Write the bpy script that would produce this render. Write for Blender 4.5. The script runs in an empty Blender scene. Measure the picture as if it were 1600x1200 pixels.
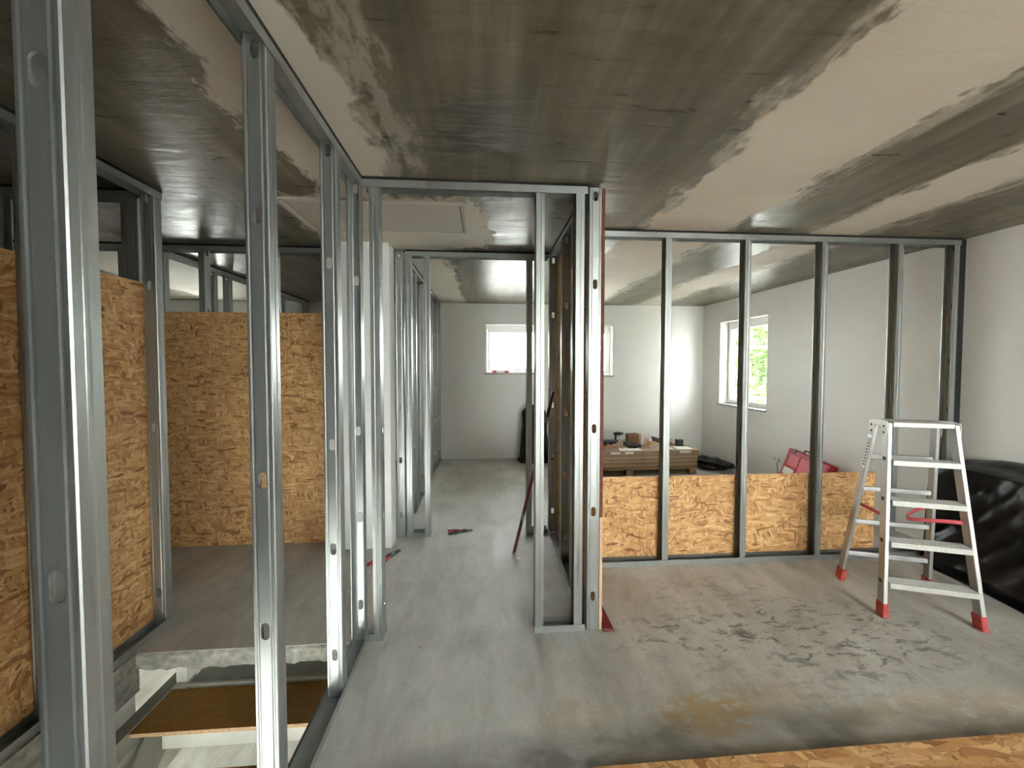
import bpy, bmesh, math, random
from mathutils import Vector, Matrix
random.seed(7)
S = bpy.context.scene
COL = S.collection
R_ = math.radians

# ------------------------------------------------------------------ camera
yaw, pitch, roll = 0.071736, -0.032953, 0.000808
fwd = Vector((math.sin(yaw)*math.cos(pitch), math.cos(yaw)*math.cos(pitch), math.sin(pitch)))
rt = Vector((math.cos(yaw), -math.sin(yaw), 0))
up = rt.cross(fwd)
rt2 = rt*math.cos(roll) + up*math.sin(roll)
up2 = -rt*math.sin(roll) + up*math.cos(roll)
cam_d = bpy.data.cameras.new('camera'); cam = bpy.data.objects.new('camera', cam_d); COL.objects.link(cam)
cam.matrix_world = Matrix(((rt2.x, up2.x, -fwd.x, 0), (rt2.y, up2.y, -fwd.y, 0), (rt2.z, up2.z, -fwd.z, 1.52), (0, 0, 0, 1)))
cam_d.sensor_fit = 'HORIZONTAL'; cam_d.sensor_width = 36; cam_d.lens = 600/1600*36
cam_d.shift_y = -8.54/1600
cam_d.clip_start = 0.02
S.camera = cam

# ------------------------------------------------------------------ world / exposure
S.view_settings.view_transform = 'Standard'; S.view_settings.look = 'None'
S.view_settings.gamma = 1; S.view_settings.use_curve_mapping = False
S.view_settings.exposure = 2.2
S.cycles.use_denoising = True
S.cycles.max_bounces = 10; S.cycles.diffuse_bounces = 6; S.cycles.glossy_bounces = 5
S.cycles.sample_clamp_indirect = 6
W = bpy.data.worlds.new('overcast_sky'); S.world = W; W.use_nodes = True
nt = W.node_tree; nt.nodes.clear()
wo = nt.nodes.new('ShaderNodeOutputWorld'); bg = nt.nodes.new('ShaderNodeBackground')
tc = nt.nodes.new('ShaderNodeTexCoord'); sx = nt.nodes.new('ShaderNodeSeparateXYZ'); rp = nt.nodes.new('ShaderNodeValToRGB')
nt.links.new(tc.outputs['Generated'], sx.inputs[0]); nt.links.new(sx.outputs['Z'], rp.inputs[0])
rp.color_ramp.elements[0].position = 0.0; rp.color_ramp.elements[0].color = (0.86, 0.88, 0.86, 1)
rp.color_ramp.elements[1].position = 0.6; rp.color_ramp.elements[1].color = (0.95, 0.98, 1.0, 1)
nt.links.new(rp.outputs[0], bg.inputs[0]); nt.links.new(bg.outputs[0], wo.inputs[0])
bg.inputs[1].default_value = 10.0
try:
    W.cycles.sampling_method = 'AUTOMATIC'
except Exception: pass

ZC = 2.525; TOPZ = 2.510
BACK = 6.25; FRONT = -3.2; LEFT = -5.0; LOW = -2.75

# ------------------------------------------------------------------ materials
def mat(name):
    m = bpy.data.materials.new(name); m.use_nodes = True
    n = m.node_tree.nodes; l = m.node_tree.links
    return m, n, l, n['Principled BSDF']
def simple(name, col, rough=0.5, metal=0.0, bump=0.0, bscale=60, var=0.0, spec=None):
    m, n, l, b = mat(name)
    b.inputs['Base Color'].default_value = (*col, 1); b.inputs['Roughness'].default_value = rough
    b.inputs['Metallic'].default_value = metal
    if spec is not None: b.inputs['Specular IOR Level'].default_value = spec
    t = n.new('ShaderNodeTexCoord'); ns = n.new('ShaderNodeTexNoise'); ns.inputs['Scale'].default_value = bscale
    ns.inputs['Detail'].default_value = 4
    l.new(t.outputs['Object'], ns.inputs['Vector'])
    if var > 0:
        r = n.new('ShaderNodeValToRGB'); l.new(ns.outputs[0], r.inputs[0])
        r.color_ramp.elements[0].position = .3; r.color_ramp.elements[1].position = .7
        r.color_ramp.elements[0].color = (*[max(0, c*(1-var)) for c in col], 1)
        r.color_ramp.elements[1].color = (*[min(1, c*(1+var)) for c in col], 1)
        l.new(r.outputs[0], b.inputs['Base Color'])
    if bump > 0:
        bp = n.new('ShaderNodeBump'); bp.inputs['Strength'].default_value = bump; bp.inputs['Distance'].default_value = .01
        l.new(ns.outputs[0], bp.inputs['Height']); l.new(bp.outputs[0], b.inputs['Normal'])
    return m
def mapping(n, l, src, scale=(1, 1, 1), rot=(0, 0, 0), loc=(0, 0, 0)):
    mp = n.new('ShaderNodeMapping'); mp.inputs['Scale'].default_value = scale
    mp.inputs['Rotation'].default_value = rot; mp.inputs['Location'].default_value = loc
    l.new(src, mp.inputs['Vector']); return mp.outputs[0]
def noise(n, l, vec, scale, detail=4, rough=.5, dist=0):
    t = n.new('ShaderNodeTexNoise'); t.inputs['Scale'].default_value = scale; t.inputs['Detail'].default_value = detail
    t.inputs['Roughness'].default_value = rough; t.inputs['Distortion'].default_value = dist
    l.new(vec, t.inputs['Vector']); return t.outputs[0]
def ramp(n, l, fac, stops):
    r = n.new('ShaderNodeValToRGB'); e = r.color_ramp.elements
    while len(e) < len(stops): e.new(.5)
    for i, (p, c) in enumerate(stops):
        e[i].position = p; e[i].color = (*c, 1) if isinstance(c, tuple) else (c, c, c, 1)
    l.new(fac, r.inputs[0]); return r.outputs[0]
def math_(n, l, op, a, b=None, clamp=False):
    m = n.new('ShaderNodeMath'); m.operation = op; m.use_clamp = clamp
    for i, v in enumerate((a, b)):
        if v is None: continue
        if isinstance(v, (int, float)): m.inputs[i].default_value = v
        else: l.new(v, m.inputs[i])
    return m.outputs[0]
def mixc(n, l, fac, a, b, mode='MIX'):
    m = n.new('ShaderNodeMix'); m.data_type = 'RGBA'; m.blend_type = mode
    for s, v in ((m.inputs['Factor'], fac), (m.inputs['A'], a), (m.inputs['B'], b)):
        if isinstance(v, (int, float)): s.default_value = v
        elif isinstance(v, tuple): s.default_value = (*v, 1)
        else: l.new(v, s)
    return m.outputs['Result']

def m_zinc(name='galvanised_steel', base=(.38, .397, .388), rough=.38, metal=.82):
    m, n, l, b = mat(name)
    t = n.new('ShaderNodeTexCoord').outputs['Object']
    v = mapping(n, l, t, (1, 1, .12))
    a = noise(n, l, v, 22, 5, .6); c = noise(n, l, t, 260, 3)
    k = mixc(n, l, .3, a, c)
    col = ramp(n, l, k, [(.3, tuple(x*.85 for x in base)), (.7, tuple(x*1.12 for x in base))])
    l.new(col, b.inputs['Base Color']); b.inputs['Metallic'].default_value = metal
    rr = ramp(n, l, a, [(.3, rough*.8), (.7, rough*1.25)]); l.new(rr, b.inputs['Roughness'])
    bp = n.new('ShaderNodeBump'); bp.inputs['Strength'].default_value = .12; bp.inputs['Distance'].default_value = .003
    l.new(c, bp.inputs['Height']); l.new(bp.outputs[0], b.inputs['Normal'])
    return m

def m_osb(name, scale=1.0):
    m, n, l, b = mat(name)
    t = n.new('ShaderNodeTexCoord').outputs['Object']
    # use the panel's own plane: (x+y, z) -> works for upright and flat boards
    sp = n.new('ShaderNodeSeparateXYZ'); l.new(t, sp.inputs[0])
    cb = n.new('ShaderNodeCombineXYZ')
    l.new(math_(n, l, 'ADD', sp.outputs['X'], sp.outputs['Y']), cb.inputs[0]); l.new(sp.outputs['Z'], cb.inputs[1])
    if 'flat' in name:
        cb = n.new('ShaderNodeCombineXYZ'); l.new(sp.outputs['X'], cb.inputs[0]); l.new(sp.outputs['Y'], cb.inputs[1])
    base = cb.outputs[0]
    nz = n.new('ShaderNodeTexNoise'); nz.inputs['Scale'].default_value = 4*scale; nz.inputs['Detail'].default_value = 5; nz.inputs['Roughness'].default_value = .55
    l.new(base, nz.inputs['Vector'])
    sub = n.new('ShaderNodeVectorMath'); sub.operation = 'SUBTRACT'; l.new(nz.outputs['Color'], sub.inputs[0]); sub.inputs[1].default_value = (.5, .5, .5)
    sc = n.new('ShaderNodeVectorMath'); sc.operation = 'SCALE'; l.new(sub.outputs[0], sc.inputs[0]); sc.inputs['Scale'].default_value = .11/scale
    ad = n.new('ShaderNodeVectorMath'); ad.operation = 'ADD'; l.new(base, ad.inputs[0]); l.new(sc.outputs[0], ad.inputs[1])
    base2 = ad.outputs[0]
    col = None; hsum = None
    pal = [(0, (.27, .115, .038)), (.10, (.46, .225, .080)), (.3, (.60, .325, .130)), (.6, (.70, .405, .170)), (.88, (.80, .52, .255)), (1, (.56, .29, .11))]
    for i, (ang, asp, s) in enumerate(((12, 4.2, 42), (-28, 4.5, 48), (48, 3.8, 44), (-68, 3.8, 50), (82, 3.6, 60), (0, 4.8, 46))):
        v = mapping(n, l, base2, (1, asp, 1), (0, 0, 0)) if ang == 0 else mapping(n, l, mapping(n, l, base2, (1, 1, 1), (0, 0, R_(ang)), (i*3.1, i*1.7, 0)), (1, asp, 1))
        vo = n.new('ShaderNodeTexVoronoi'); vo.inputs['Scale'].default_value = s*scale*.30; l.new(v, vo.inputs['Vector'])
        vo.inputs['Randomness'].default_value = 1
        sep = n.new('ShaderNodeSeparateColor'); l.new(vo.outputs['Color'], sep.inputs[0])
        c = ramp(n, l, sep.outputs[0], pal)
        ve = n.new('ShaderNodeTexVoronoi'); ve.feature = 'DISTANCE_TO_EDGE'; ve.inputs['Scale'].default_value = s*scale*.30; l.new(v, ve.inputs['Vector'])
        edge = ramp(n, l, ve.outputs['Distance'], [(0, .62), (.05, 1.0)])
        c = mixc(n, l, 1.0, c, edge, 'MULTIPLY')
        if col is None: col = c
        else:
            pick = ramp(n, l, sep.outputs[1], [(.50, 0.), (.53, 1.)])
            col = mixc(n, l, pick, col, c)
    grain = noise(n, l, mapping(n, l, base2, (3, 30, 1)), 14*scale, 3, .6)
    col = mixc(n, l, .35, col, ramp(n, l, grain, [(.3, (.55, .52, .50)), (.65, (1.15, 1.15, 1.15))]), 'MULTIPLY')
    big = noise(n, l, base, 1.6*scale, 2)
    col = mixc(n, l, .45, col, ramp(n, l, big, [(.35, (.82, .78, .74)), (.65, (1.1, 1.1, 1.1))]), 'MULTIPLY')
    dk = noise(n, l, mapping(n, l, base2, (1, 3.2, 1), (0, 0, .3)), 26*scale, 2, .5)
    col = mixc(n, l, ramp(n, l, dk, [(.68, 0.), (.74, .75)]), col, (.16, .085, .04))
    l.new(col, b.inputs['Base Color'])
    b.inputs['Roughness'].default_value = .62
    bp = n.new('ShaderNodeBump'); bp.inputs['Strength'].default_value = .25; bp.inputs['Distance'].default_value = .004
    l.new(grain, bp.inputs['Height']); l.new(bp.outputs[0], b.inputs['Normal'])
    return m

def m_ceiling():
    m, n, l, b = mat('raw_concrete_ceiling')
    t = n.new('ShaderNodeTexCoord').outputs['Object']
    sp = n.new('ShaderNodeSeparateXYZ'); l.new(t, sp.inputs[0]); X = sp.outputs['X']; Y = sp.outputs['Y']
    # concrete: streaks along the slab (Y) and fine cross ripples
    st = noise(n, l, mapping(n, l, t, (7, .5, 1)), 1.3, 5, .6, .3)
    rip = noise(n, l, mapping(n, l, t, (3.0, 17, 1)), 1.2, 5, .65, .6)
    blot = noise(n, l, mapping(n, l, t, (1.4, .8, 1)), 1.1, 5, .6, .4)
    conc = ramp(n, l, st, [(.30, (.072, .062, .040)), (.45, (.108, .096, .066)), (.60, (.145, .131, .096)), (.75, (.21, .193, .152))])
    conc = mixc(n, l, .55, conc, ramp(n, l, rip, [(.3, (.62, .60, .56)), (.7, (1.3, 1.3, 1.3))]), 'MULTIPLY')
    conc = mixc(n, l, .8, conc, ramp(n, l, blot, [(.3, (.68, .66, .62)), (.5, (1., 1., 1.)), (.72, (1.45, 1.42, 1.35))]), 'MULTIPLY')
    # dark damp blotches ahead of the doorway
    dmx = math_(n, l, 'SUBTRACT', 1.0, math_(n, l, 'MULTIPLY', math_(n, l, 'ABSOLUTE', math_(n, l, 'SUBTRACT', X, -.05)), 2.6), True)
    dmy = math_(n, l, 'SUBTRACT', 1.0, math_(n, l, 'MULTIPLY', math_(n, l, 'ABSOLUTE', math_(n, l, 'SUBTRACT', Y, 1.72)), 2.2), True)
    dm = math_(n, l, 'MULTIPLY', math_(n, l, 'MULTIPLY', dmx, dmy), ramp(n, l, rip, [(.42, 0.), (.56, 1.)]))
    conc = mixc(n, l, math_(n, l, 'MULTIPLY', dm, 1.5, True), conc, (.045, .037, .028))
    # rust tinge by the post
    rx = math_(n, l, 'SUBTRACT', 1.0, math_(n, l, 'MULTIPLY', math_(n, l, 'ABSOLUTE', math_(n, l, 'SUBTRACT', X, .8)), 3.2), True)
    ry = math_(n, l, 'SUBTRACT', 1.0, math_(n, l, 'MULTIPLY', math_(n, l, 'ABSOLUTE', math_(n, l, 'SUBTRACT', Y, 2.2)), 2.6), True)
    conc = mixc(n, l, math_(n, l, 'MULTIPLY', math_(n, l, 'MULTIPLY', rx, ry), .45), conc, (.16, .085, .035))
    # filler bands: centre, half width
    w1 = noise(n, l, mapping(n, l, t, (1.2, .9, 1)), 1.4, 6, .7, .25)
    w2 = noise(n, l, mapping(n, l, t, (5, 2.2, 1), (0, 0, 0), (3, 5, 0)), 2.2, 4, .6)
    wob = math_(n, l, 'ADD', math_(n, l, 'MULTIPLY', math_(n, l, 'SUBTRACT', w1, .5), .42), math_(n, l, 'MULTIPLY', math_(n, l, 'SUBTRACT', w2, .5), .30))
    mask = None
    def smooth(v, lo, hi):
        return math_(n, l, 'MULTIPLY', math_(n, l, 'SUBTRACT', v, lo), 1/(hi-lo), True)
    def add(mk):
        nonlocal mask
        mask = mk if mask is None else math_(n, l, 'MAXIMUM', mask, mk)
    for c, h in ((-.735, .215), (1.48, .33), (2.68, .19), (-1.95, .0), (-3.45, .62)):
        if h <= 0: continue
        d = math_(n, l, 'ADD', math_(n, l, 'ABSOLUTE', math_(n, l, 'SUBTRACT', X, c)), wob)
        add(smooth(d, h+.018, h-.018))
    # patch round the loft hatch and pier
    dx = math_(n, l, 'SUBTRACT', math_(n, l, 'ABSOLUTE', math_(n, l, 'SUBTRACT', X, -.62)), .62)
    dy = math_(n, l, 'SUBTRACT', math_(n, l, 'ABSOLUTE', math_(n, l, 'SUBTRACT', Y, 2.85)), .50)
    d = math_(n, l, 'ADD', math_(n, l, 'MAXIMUM', dx, dy), wob)
    add(smooth(d, .02, -.02))
    # corridor beyond the second frame: left side filled
    dx = math_(n, l, 'SUBTRACT', math_(n, l, 'ABSOLUTE', math_(n, l, 'SUBTRACT', X, -.75)), .42)
    dy = math_(n, l, 'SUBTRACT', 3.3, Y)
    d = math_(n, l, 'ADD', math_(n, l, 'MAXIMUM', dx, dy), wob)
    add(smooth(d, .03, -.03))
    plast = ramp(n, l, noise(n, l, t, 1.5, 4), [(.35, (.50, .455, .385)), (.65, (.56, .515, .44))])
    thin = mixc(n, l, .55, plast, conc)
    edge = ramp(n, l, noise(n, l, mapping(n, l, t, (4, 1.5, 1)), 3, 4, .7), [(.40, 0.), (.52, 1.)])
    # skim: slightly wider, thin translucent filler
    mask2 = None
    for c, h in ((-.62, .28), (1.50, .42), (2.70, .27)):
        d = math_(n, l, 'ADD', math_(n, l, 'ABSOLUTE', math_(n, l, 'SUBTRACT', X, c)), wob)
        k = smooth(d, h+.03, h-.03); mask2 = k if mask2 is None else math_(n, l, 'MAXIMUM', mask2, k)
    mask2 = math_(n, l, 'MULTIPLY', mask2, edge)
    col = mixc(n, l, mask2, conc, thin)
    col = mixc(n, l, mask, col, plast)
    l.new(col, b.inputs['Base Color'])
    l.new(math_(n, l, 'ADD', math_(n, l, 'MULTIPLY', mask, .32), math_(n, l, 'ADD', math_(n, l, 'MULTIPLY', rip, .55), .08)), b.inputs['Roughness'])
    b.inputs['Specular IOR Level'].default_value = .28
    bp = n.new('ShaderNodeBump'); bp.inputs['Strength'].default_value = .6; bp.inputs['Distance'].default_value = .004
    l.new(math_(n, l, 'ADD', rip, math_(n, l, 'MULTIPLY', mask, .6)), bp.inputs['Height']); l.new(bp.outputs[0], b.inputs['Normal'])
    return m

def m_floor():
    m, n, l, b = mat('screed_floor')
    t = n.new('ShaderNodeTexCoord').outputs['Object']
    sp = n.new('ShaderNodeSeparateXYZ'); l.new(t, sp.inputs[0]); X = sp.outputs['X']; Y = sp.outputs['Y']
    a = noise(n, l, t, 1.1, 6, .62, .4); c = noise(n, l, mapping(n, l, t, (1, .35, 1), (0, 0, .15)), 5, 6, .7, .3); f = noise(n, l, t, 60, 3)
    col = ramp(n, l, a, [(.34, (.39, .382, .345)), (.5, (.49, .484, .453)), (.66, (.59, .585, .555))])
    col = mixc(n, l, .85, col, ramp(n, l, c, [(.34, (.76, .74, .71)), (.5, (1.0, 1.0, .99)), (.66, (1.2, 1.2, 1.2))]), 'MULTIPLY')
    col = mixc(n, l, .35, col, ramp(n, l, f, [(.3, (.85, .85, .85)), (.7, (1.12, 1.12, 1.12))]), 'MULTIPLY')
    def blob(cx, cy, rx, ry, soft=1.0):
        u = math_(n, l, 'MULTIPLY', math_(n, l, 'SUBTRACT', X, cx), 1/rx); v = math_(n, l, 'MULTIPLY', math_(n, l, 'SUBTRACT', Y, cy), 1/ry)
        r = math_(n, l, 'ADD', math_(n, l, 'MULTIPLY', u, u), math_(n, l, 'MULTIPLY', v, v))
        return math_(n, l, 'SUBTRACT', 1.0, r, True)
    sm = noise(n, l, mapping(n, l, t, (2.0, 4.2, 1), (0, 0, -.5)), 4.2, 6, .75, .6)
    grit = ramp(n, l, sm, [(.52, 0.), (.60, 1.)])
    for cx, cy, rx, ry, k in ((1.95, 2.0, .75, .36, .8), (1.15, 2.05, .55, .22, .65), (1.5, 2.4, .6, .3, .4), (2.6, 1.9, .5, .3, .3), (1.6, 1.75, .9, .3, .3)):
        col = mixc(n, l, math_(n, l, 'MULTIPLY', math_(n, l, 'MULTIPLY', blob(cx, cy, rx, ry), 1.3, True), math_(n, l, 'MULTIPLY', grit, k)), col, (.095, .092, .085))
    tan = ramp(n, l, noise(n, l, mapping(n, l, t, (1.5, 2.5, 1)), 6.0, 6, .75, .5), [(.42, 0.), (.50, 1.)])
    for cx, cy, rx, ry, k in ((.97, 1.56, .27, .12, 1.0), (1.25, 1.62, .35, .1, .4), (2.0, 1.5, .75, .11, .45), (.4, 1.6, .2, .1, .4)):
        col = mixc(n, l, math_(n, l, 'MULTIPLY', math_(n, l, 'MULTIPLY', blob(cx, cy, rx, ry), 1.6, True), math_(n, l, 'MULTIPLY', tan, k)), col, (.40, .29, .155))
    # foreground shade along the board edge, painted into the floor colour
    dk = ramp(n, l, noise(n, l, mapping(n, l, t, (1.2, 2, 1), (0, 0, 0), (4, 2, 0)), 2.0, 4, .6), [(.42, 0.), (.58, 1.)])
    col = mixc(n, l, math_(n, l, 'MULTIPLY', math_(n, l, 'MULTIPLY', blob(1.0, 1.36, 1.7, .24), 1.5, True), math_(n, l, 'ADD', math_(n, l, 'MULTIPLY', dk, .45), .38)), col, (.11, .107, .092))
    # tan tread path through the corridor
    col = mixc(n, l, math_(n, l, 'MULTIPLY', blob(-.1, 4.6, .5, 1.6), .35), col, (.36, .325, .27))
    # small specks
    vo = n.new('ShaderNodeTexVoronoi'); vo.inputs['Scale'].default_value = 4.5; l.new(t, vo.inputs['Vector'])
    spk = ramp(n, l, math_(n, l, 'ADD', vo.outputs['Distance'], math_(n, l, 'MULTIPLY', f, .02)), [(.035, 1.), (.05, 0.)])
    col = mixc(n, l, math_(n, l, 'MULTIPLY', spk, .6), col, (.12, .12, .10))
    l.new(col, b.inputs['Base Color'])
    l.new(ramp(n, l, c, [(.3, .42), (.7, .68)]), b.inputs['Roughness'])
    bp = n.new('ShaderNodeBump'); bp.inputs['Strength'].default_value = .25; bp.inputs['Distance'].default_value = .004
    l.new(c, bp.inputs['Height']); l.new(bp.outputs[0], b.inputs['Normal'])
    return m

def m_wall(name='white_plaster_wall', a=(.67, .665, .645), c=(.74, .738, .72)):
    m, n, l, b = mat(name)
    t = n.new('ShaderNodeTexCoord').outputs['Object']
    k = noise(n, l, t, .9, 5, .6, .3)
    col = ramp(n, l, k, [(.3, a), (.7, c)])
    l.new(col, b.inputs['Base Color']); b.inputs['Roughness'].default_value = .8
    bp = n.new('ShaderNodeBump'); bp.inputs['Strength'].default_value = .06; bp.inputs['Distance'].default_value = .003
    l.new(noise(n, l, t, 90, 3), bp.inputs['Height']); l.new(bp.outputs[0], b.inputs['Normal'])
    return m

M = {}
M['zinc'] = m_zinc()
M['osb'] = m_osb('oriented_strand_board', 1.0)
M['osb_flat'] = m_osb('oriented_strand_board_flat', .6)
M['ceil'] = m_ceiling(); M['floor'] = m_floor(); M['wall'] = m_wall()
M['block'] = m_wall('raw_grey_blockwork', (.17, .155, .135), (.25, .23, .205))
M['lower_wall'] = m_wall('lower_storey_plaster', (.55, .52, .45), (.62, .59, .52))
M['tape'] = simple('black_sealing_tape', (.012, .012, .012), .9)
M['red_edge'] = simple('dark_red_edge_paint', (.13, .028, .012), .7, var=.3, bscale=30)
M['pale_edge'] = simple('pale_board_edge', (.62, .43, .28), .8, var=.15, bscale=80)
M['pvc'] = simple('white_window_plastic', (.82, .82, .80), .3)
M['sill'] = simple('grey_stone_sill', (.34, .33, .31), .4, var=.15, bscale=120)
M['alu'] = simple('brushed_aluminium', (.40, .40, .39), .42, .8, bump=.05, bscale=200, var=.06)
M['alu_dirty'] = simple('scuffed_aluminium_step', (.44, .435, .405), .5, .5, bump=.08, bscale=90, var=.12)
M['steel_plate'] = simple('zinc_hinge_plate', (.60, .60, .57), .35, .7, var=.08)
M['dark'] = simple('black_plastic', (.015, .015, .016), .45)
M['darkmetal'] = simple('dark_tool_steel', (.10, .10, .105), .35, .8)
M['film'] = simple('black_polythene_sheet', (.004, .0043, .0046), .36, bump=.6, bscale=4, spec=.30)
M['redfoot'] = simple('worn_red_rubber', (.42, .055, .055), .7, var=.2, bscale=40)
M['red'] = simple('red_plastic', (.33, .006, .016), .35)
M['redlight'] = simple('pale_red_plastic', (.62, .10, .13), .4)
M['redstrap'] = simple('pink_red_strap', (.60, .10, .13), .6)
M['redpaint'] = simple('dark_red_painted_bar', (.12, .012, .014), .4, var=.3, bscale=20)
M['white'] = simple('matt_white_paper', (.80, .78, .75), .7)
M['pinkwhite'] = simple('pinkish_white_packaging', (.80, .64, .64), .6)
M['board'] = simple('stacked_brown_board', (.34, .245, .165), .75, var=.06, bscale=14)
M['board_edge'] = simple('light_board_edge', (.48, .37, .27), .8, var=.08, bscale=14)
M['pallet'] = simple('pallet_timber', (.30, .20, .12), .8, var=.2, bscale=10)
M['cardboard'] = simple('brown_cardboard', (.20, .11, .06), .8, var=.1, bscale=12)
M['copper'] = simple('reddish_brown_scraps', (.45, .22, .14), .6, var=.4, bscale=50)
M['concrete_edge'] = simple('rough_slab_edge', (.26, .25, .22), .9, bump=.5, bscale=24, var=.35)
M['ply'] = simple('brown_film_faced_plywood', (.26, .13, .018), .55, bump=.03, bscale=40, var=.18)
M['ply_edge'] = simple('plywood_edge', (.40, .25, .14), .8, var=.25, bscale=60)
M['beam'] = simple('grey_green_steel_beam', (.26, .265, .235), .6, var=.15, bscale=8)
M['riser'] = simple('white_riser_board', (.48, .47, .43), .7, var=.12, bscale=5)
M['gyps'] = simple('white_gypsum', (.72, .70, .67), .9, bump=.4, bscale=40)
M['hatch'] = simple('matt_cream_hatch', (.44, .405, .355), .7, var=.03, bscale=3)
M['hatch_frame'] = simple('cream_hatch_frame', (.52, .485, .43), .7)
M['leaf'] = simple('green_leaves', (.055, .105, .018), .6, var=.6, bscale=3)
M['bark'] = simple('grey_brown_bark', (.15, .11, .08), .9, var=.3)
M['grass'] = simple('pale_gravel_ground', (.52, .51, .47), .9, var=.3, bscale=2)
M['whitepaint'] = simple('white_painted_metal', (.85, .85, .85), .5)
M['amber'] = simple('amber_liquid_bottle', (.55, .30, .14), .25)
M['socket'] = simple('white_socket_plastic', (.75, .74, .70), .4)
# window glass: mostly see-through with a faint reflection
g, n_, l_, b_ = mat('window_glass')
tr = n_.new('ShaderNodeBsdfTransparent'); gl = n_.new('ShaderNodeBsdfGlossy'); gl.inputs['Roughness'].default_value = .02
mx = n_.new('ShaderNodeMixShader'); mx.inputs[0].default_value = .05
l_.new(tr.outputs[0], mx.inputs[1]); l_.new(gl.outputs[0], mx.inputs[2])
l_.new(mx.outputs[0], n_['Material Output'].inputs[0]); tr.inputs[0].default_value = (.97, .99, .98, 1); M['glass'] = g

# ------------------------------------------------------------------ mesh helpers
class MB:
    def __init__(s): s.v = []; s.f = []; s.mi = []
    def face(s, idx, mi=0): s.f.append(idx); s.mi.append(mi)
    def add(s, verts, faces, mi=0, mt=None):
        o = len(s.v)
        s.v += [tuple(mt @ Vector(v)) if mt else tuple(v) for v in verts]
        for f in faces: s.f.append([o+i for i in f]); s.mi.append(mi)
        return s
    def box(s, x0, x1, y0, y1, z0, z1, mi=0, mt=None):
        v = [(x0, y0, z0), (x1, y0, z0), (x1, y1, z0), (x0, y1, z0), (x0, y0, z1), (x1, y0, z1), (x1, y1, z1), (x0, y1, z1)]
        return s.add(v, [(0, 3, 2, 1), (4, 5, 6, 7), (0, 1, 5, 4), (1, 2, 6, 5), (2, 3, 7, 6), (3, 0, 4, 7)], mi, mt)
    def bar(s, a, b, w, t, side=(1, 0, 0), mi=0):
        """rectangular bar from a to b: width w along 'side', thickness t across"""
        a = Vector(a); b = Vector(b); d = (b-a); L = d.length; d.normalize()
        sd = Vector(side); sd = (sd - d*sd.dot(d)).normalized(); nn = d.cross(sd)
        mt = Matrix(((sd.x, nn.x, d.x, a.x), (sd.y, nn.y, d.y, a.y), (sd.z, nn.z, d.z, a.z), (0, 0, 0, 1)))
        return s.box(-w/2, w/2, -t/2, t/2, 0, L, mi, mt)
    def tube(s, pts, r, seg=10, mi=0, cap=True):
        pts = [Vector(p) for p in pts]; o = len(s.v); n = len(pts)
        rr = r if isinstance(r, (list, tuple)) else [r]*n
        pu = None
        for i, p in enumerate(pts):
            d = (pts[min(i+1, n-1)] - pts[max(i-1, 0)]).normalized()
            if pu is None: pu = d.orthogonal().normalized()
            pu = (pu - d*pu.dot(d)).normalized(); q = d.cross(pu)
            for k in range(seg):
                a = 2*math.pi*k/seg; s.v.append(tuple(p + (pu*math.cos(a) + q*math.sin(a))*rr[i]))
        for i in range(n-1):
            for k in range(seg):
                k2 = (k+1) % seg
                s.face([o+i*seg+k, o+i*seg+k2, o+(i+1)*seg+k2, o+(i+1)*seg+k], mi)
        if cap:
            s.face([o+k for k in range(seg)][::-1], mi); s.face([o+(n-1)*seg+k for k in range(seg)], mi)
        return s
    def build(s, name, m, parent=None, bevel=0, smooth=False, loc=None):
        me = bpy.data.meshes.new(name); me.from_pydata(s.v, [], s.f)
        ms = m if isinstance(m, (list, tuple)) else [m]
        for k in ms: me.materials.append(k)
        me.polygons.foreach_set('material_index', s.mi)
        if smooth: me.polygons.foreach_set('use_smooth', [True]*len(me.polygons))
        me.update()
        o = bpy.data.objects.new(name, me); COL.objects.link(o)
        if parent: o.parent = parent
        if loc: o.location = loc
        if bevel:
            bv = o.modifiers.new('bevel', 'BEVEL'); bv.width = bevel; bv.segments = 2; bv.limit_method = 'ANGLE'
        return o
def empty(name, loc=(0, 0, 0), rz=0):
    o = bpy.data.objects.new(name, None); COL.objects.link(o); o.location = loc; o.rotation_euler = (0, 0, rz)
    o.empty_display_size = .1; return o
def tag(o, label, cat, group=None, kind=None):
    o['label'] = label; o['category'] = cat
    if group: o['group'] = group
    if kind: o['kind'] = kind
    return o
def struct(o): o['kind'] = 'structure'; return o

# ------------------------------------------------------------------ the shell
def wall_holes(mb, along, u0, u1, z0, z1, t0, t1, holes, mi=0):
    """wall with rectangular openings; along='x' or 'y'. t0..t1 thickness range"""
    us = sorted({u0, u1, *[h[0] for h in holes], *[h[1] for h in holes]})
    zs = sorted({z0, z1, *[h[2] for h in holes], *[h[3] for h in holes]})
    for i in range(len(us)-1):
        for j in range(len(zs)-1):
            um = (us[i]+us[i+1])/2; zm = (zs[j]+zs[j+1])/2
            if any(h[0] < um < h[1] and h[2] < zm < h[3] for h in holes): continue
            if along == 'x': mb.box(us[i], us[i+1], t0, t1, zs[j], zs[j+1], mi)
            else: mb.box(t0, t1, us[i], us[i+1], zs[j], zs[j+1], mi)
    return mb
fl = MB()
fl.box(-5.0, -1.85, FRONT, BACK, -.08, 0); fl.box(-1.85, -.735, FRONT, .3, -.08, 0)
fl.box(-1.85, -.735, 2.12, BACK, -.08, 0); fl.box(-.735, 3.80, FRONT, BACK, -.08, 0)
struct(fl.build('floor', M['floor']))
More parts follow.
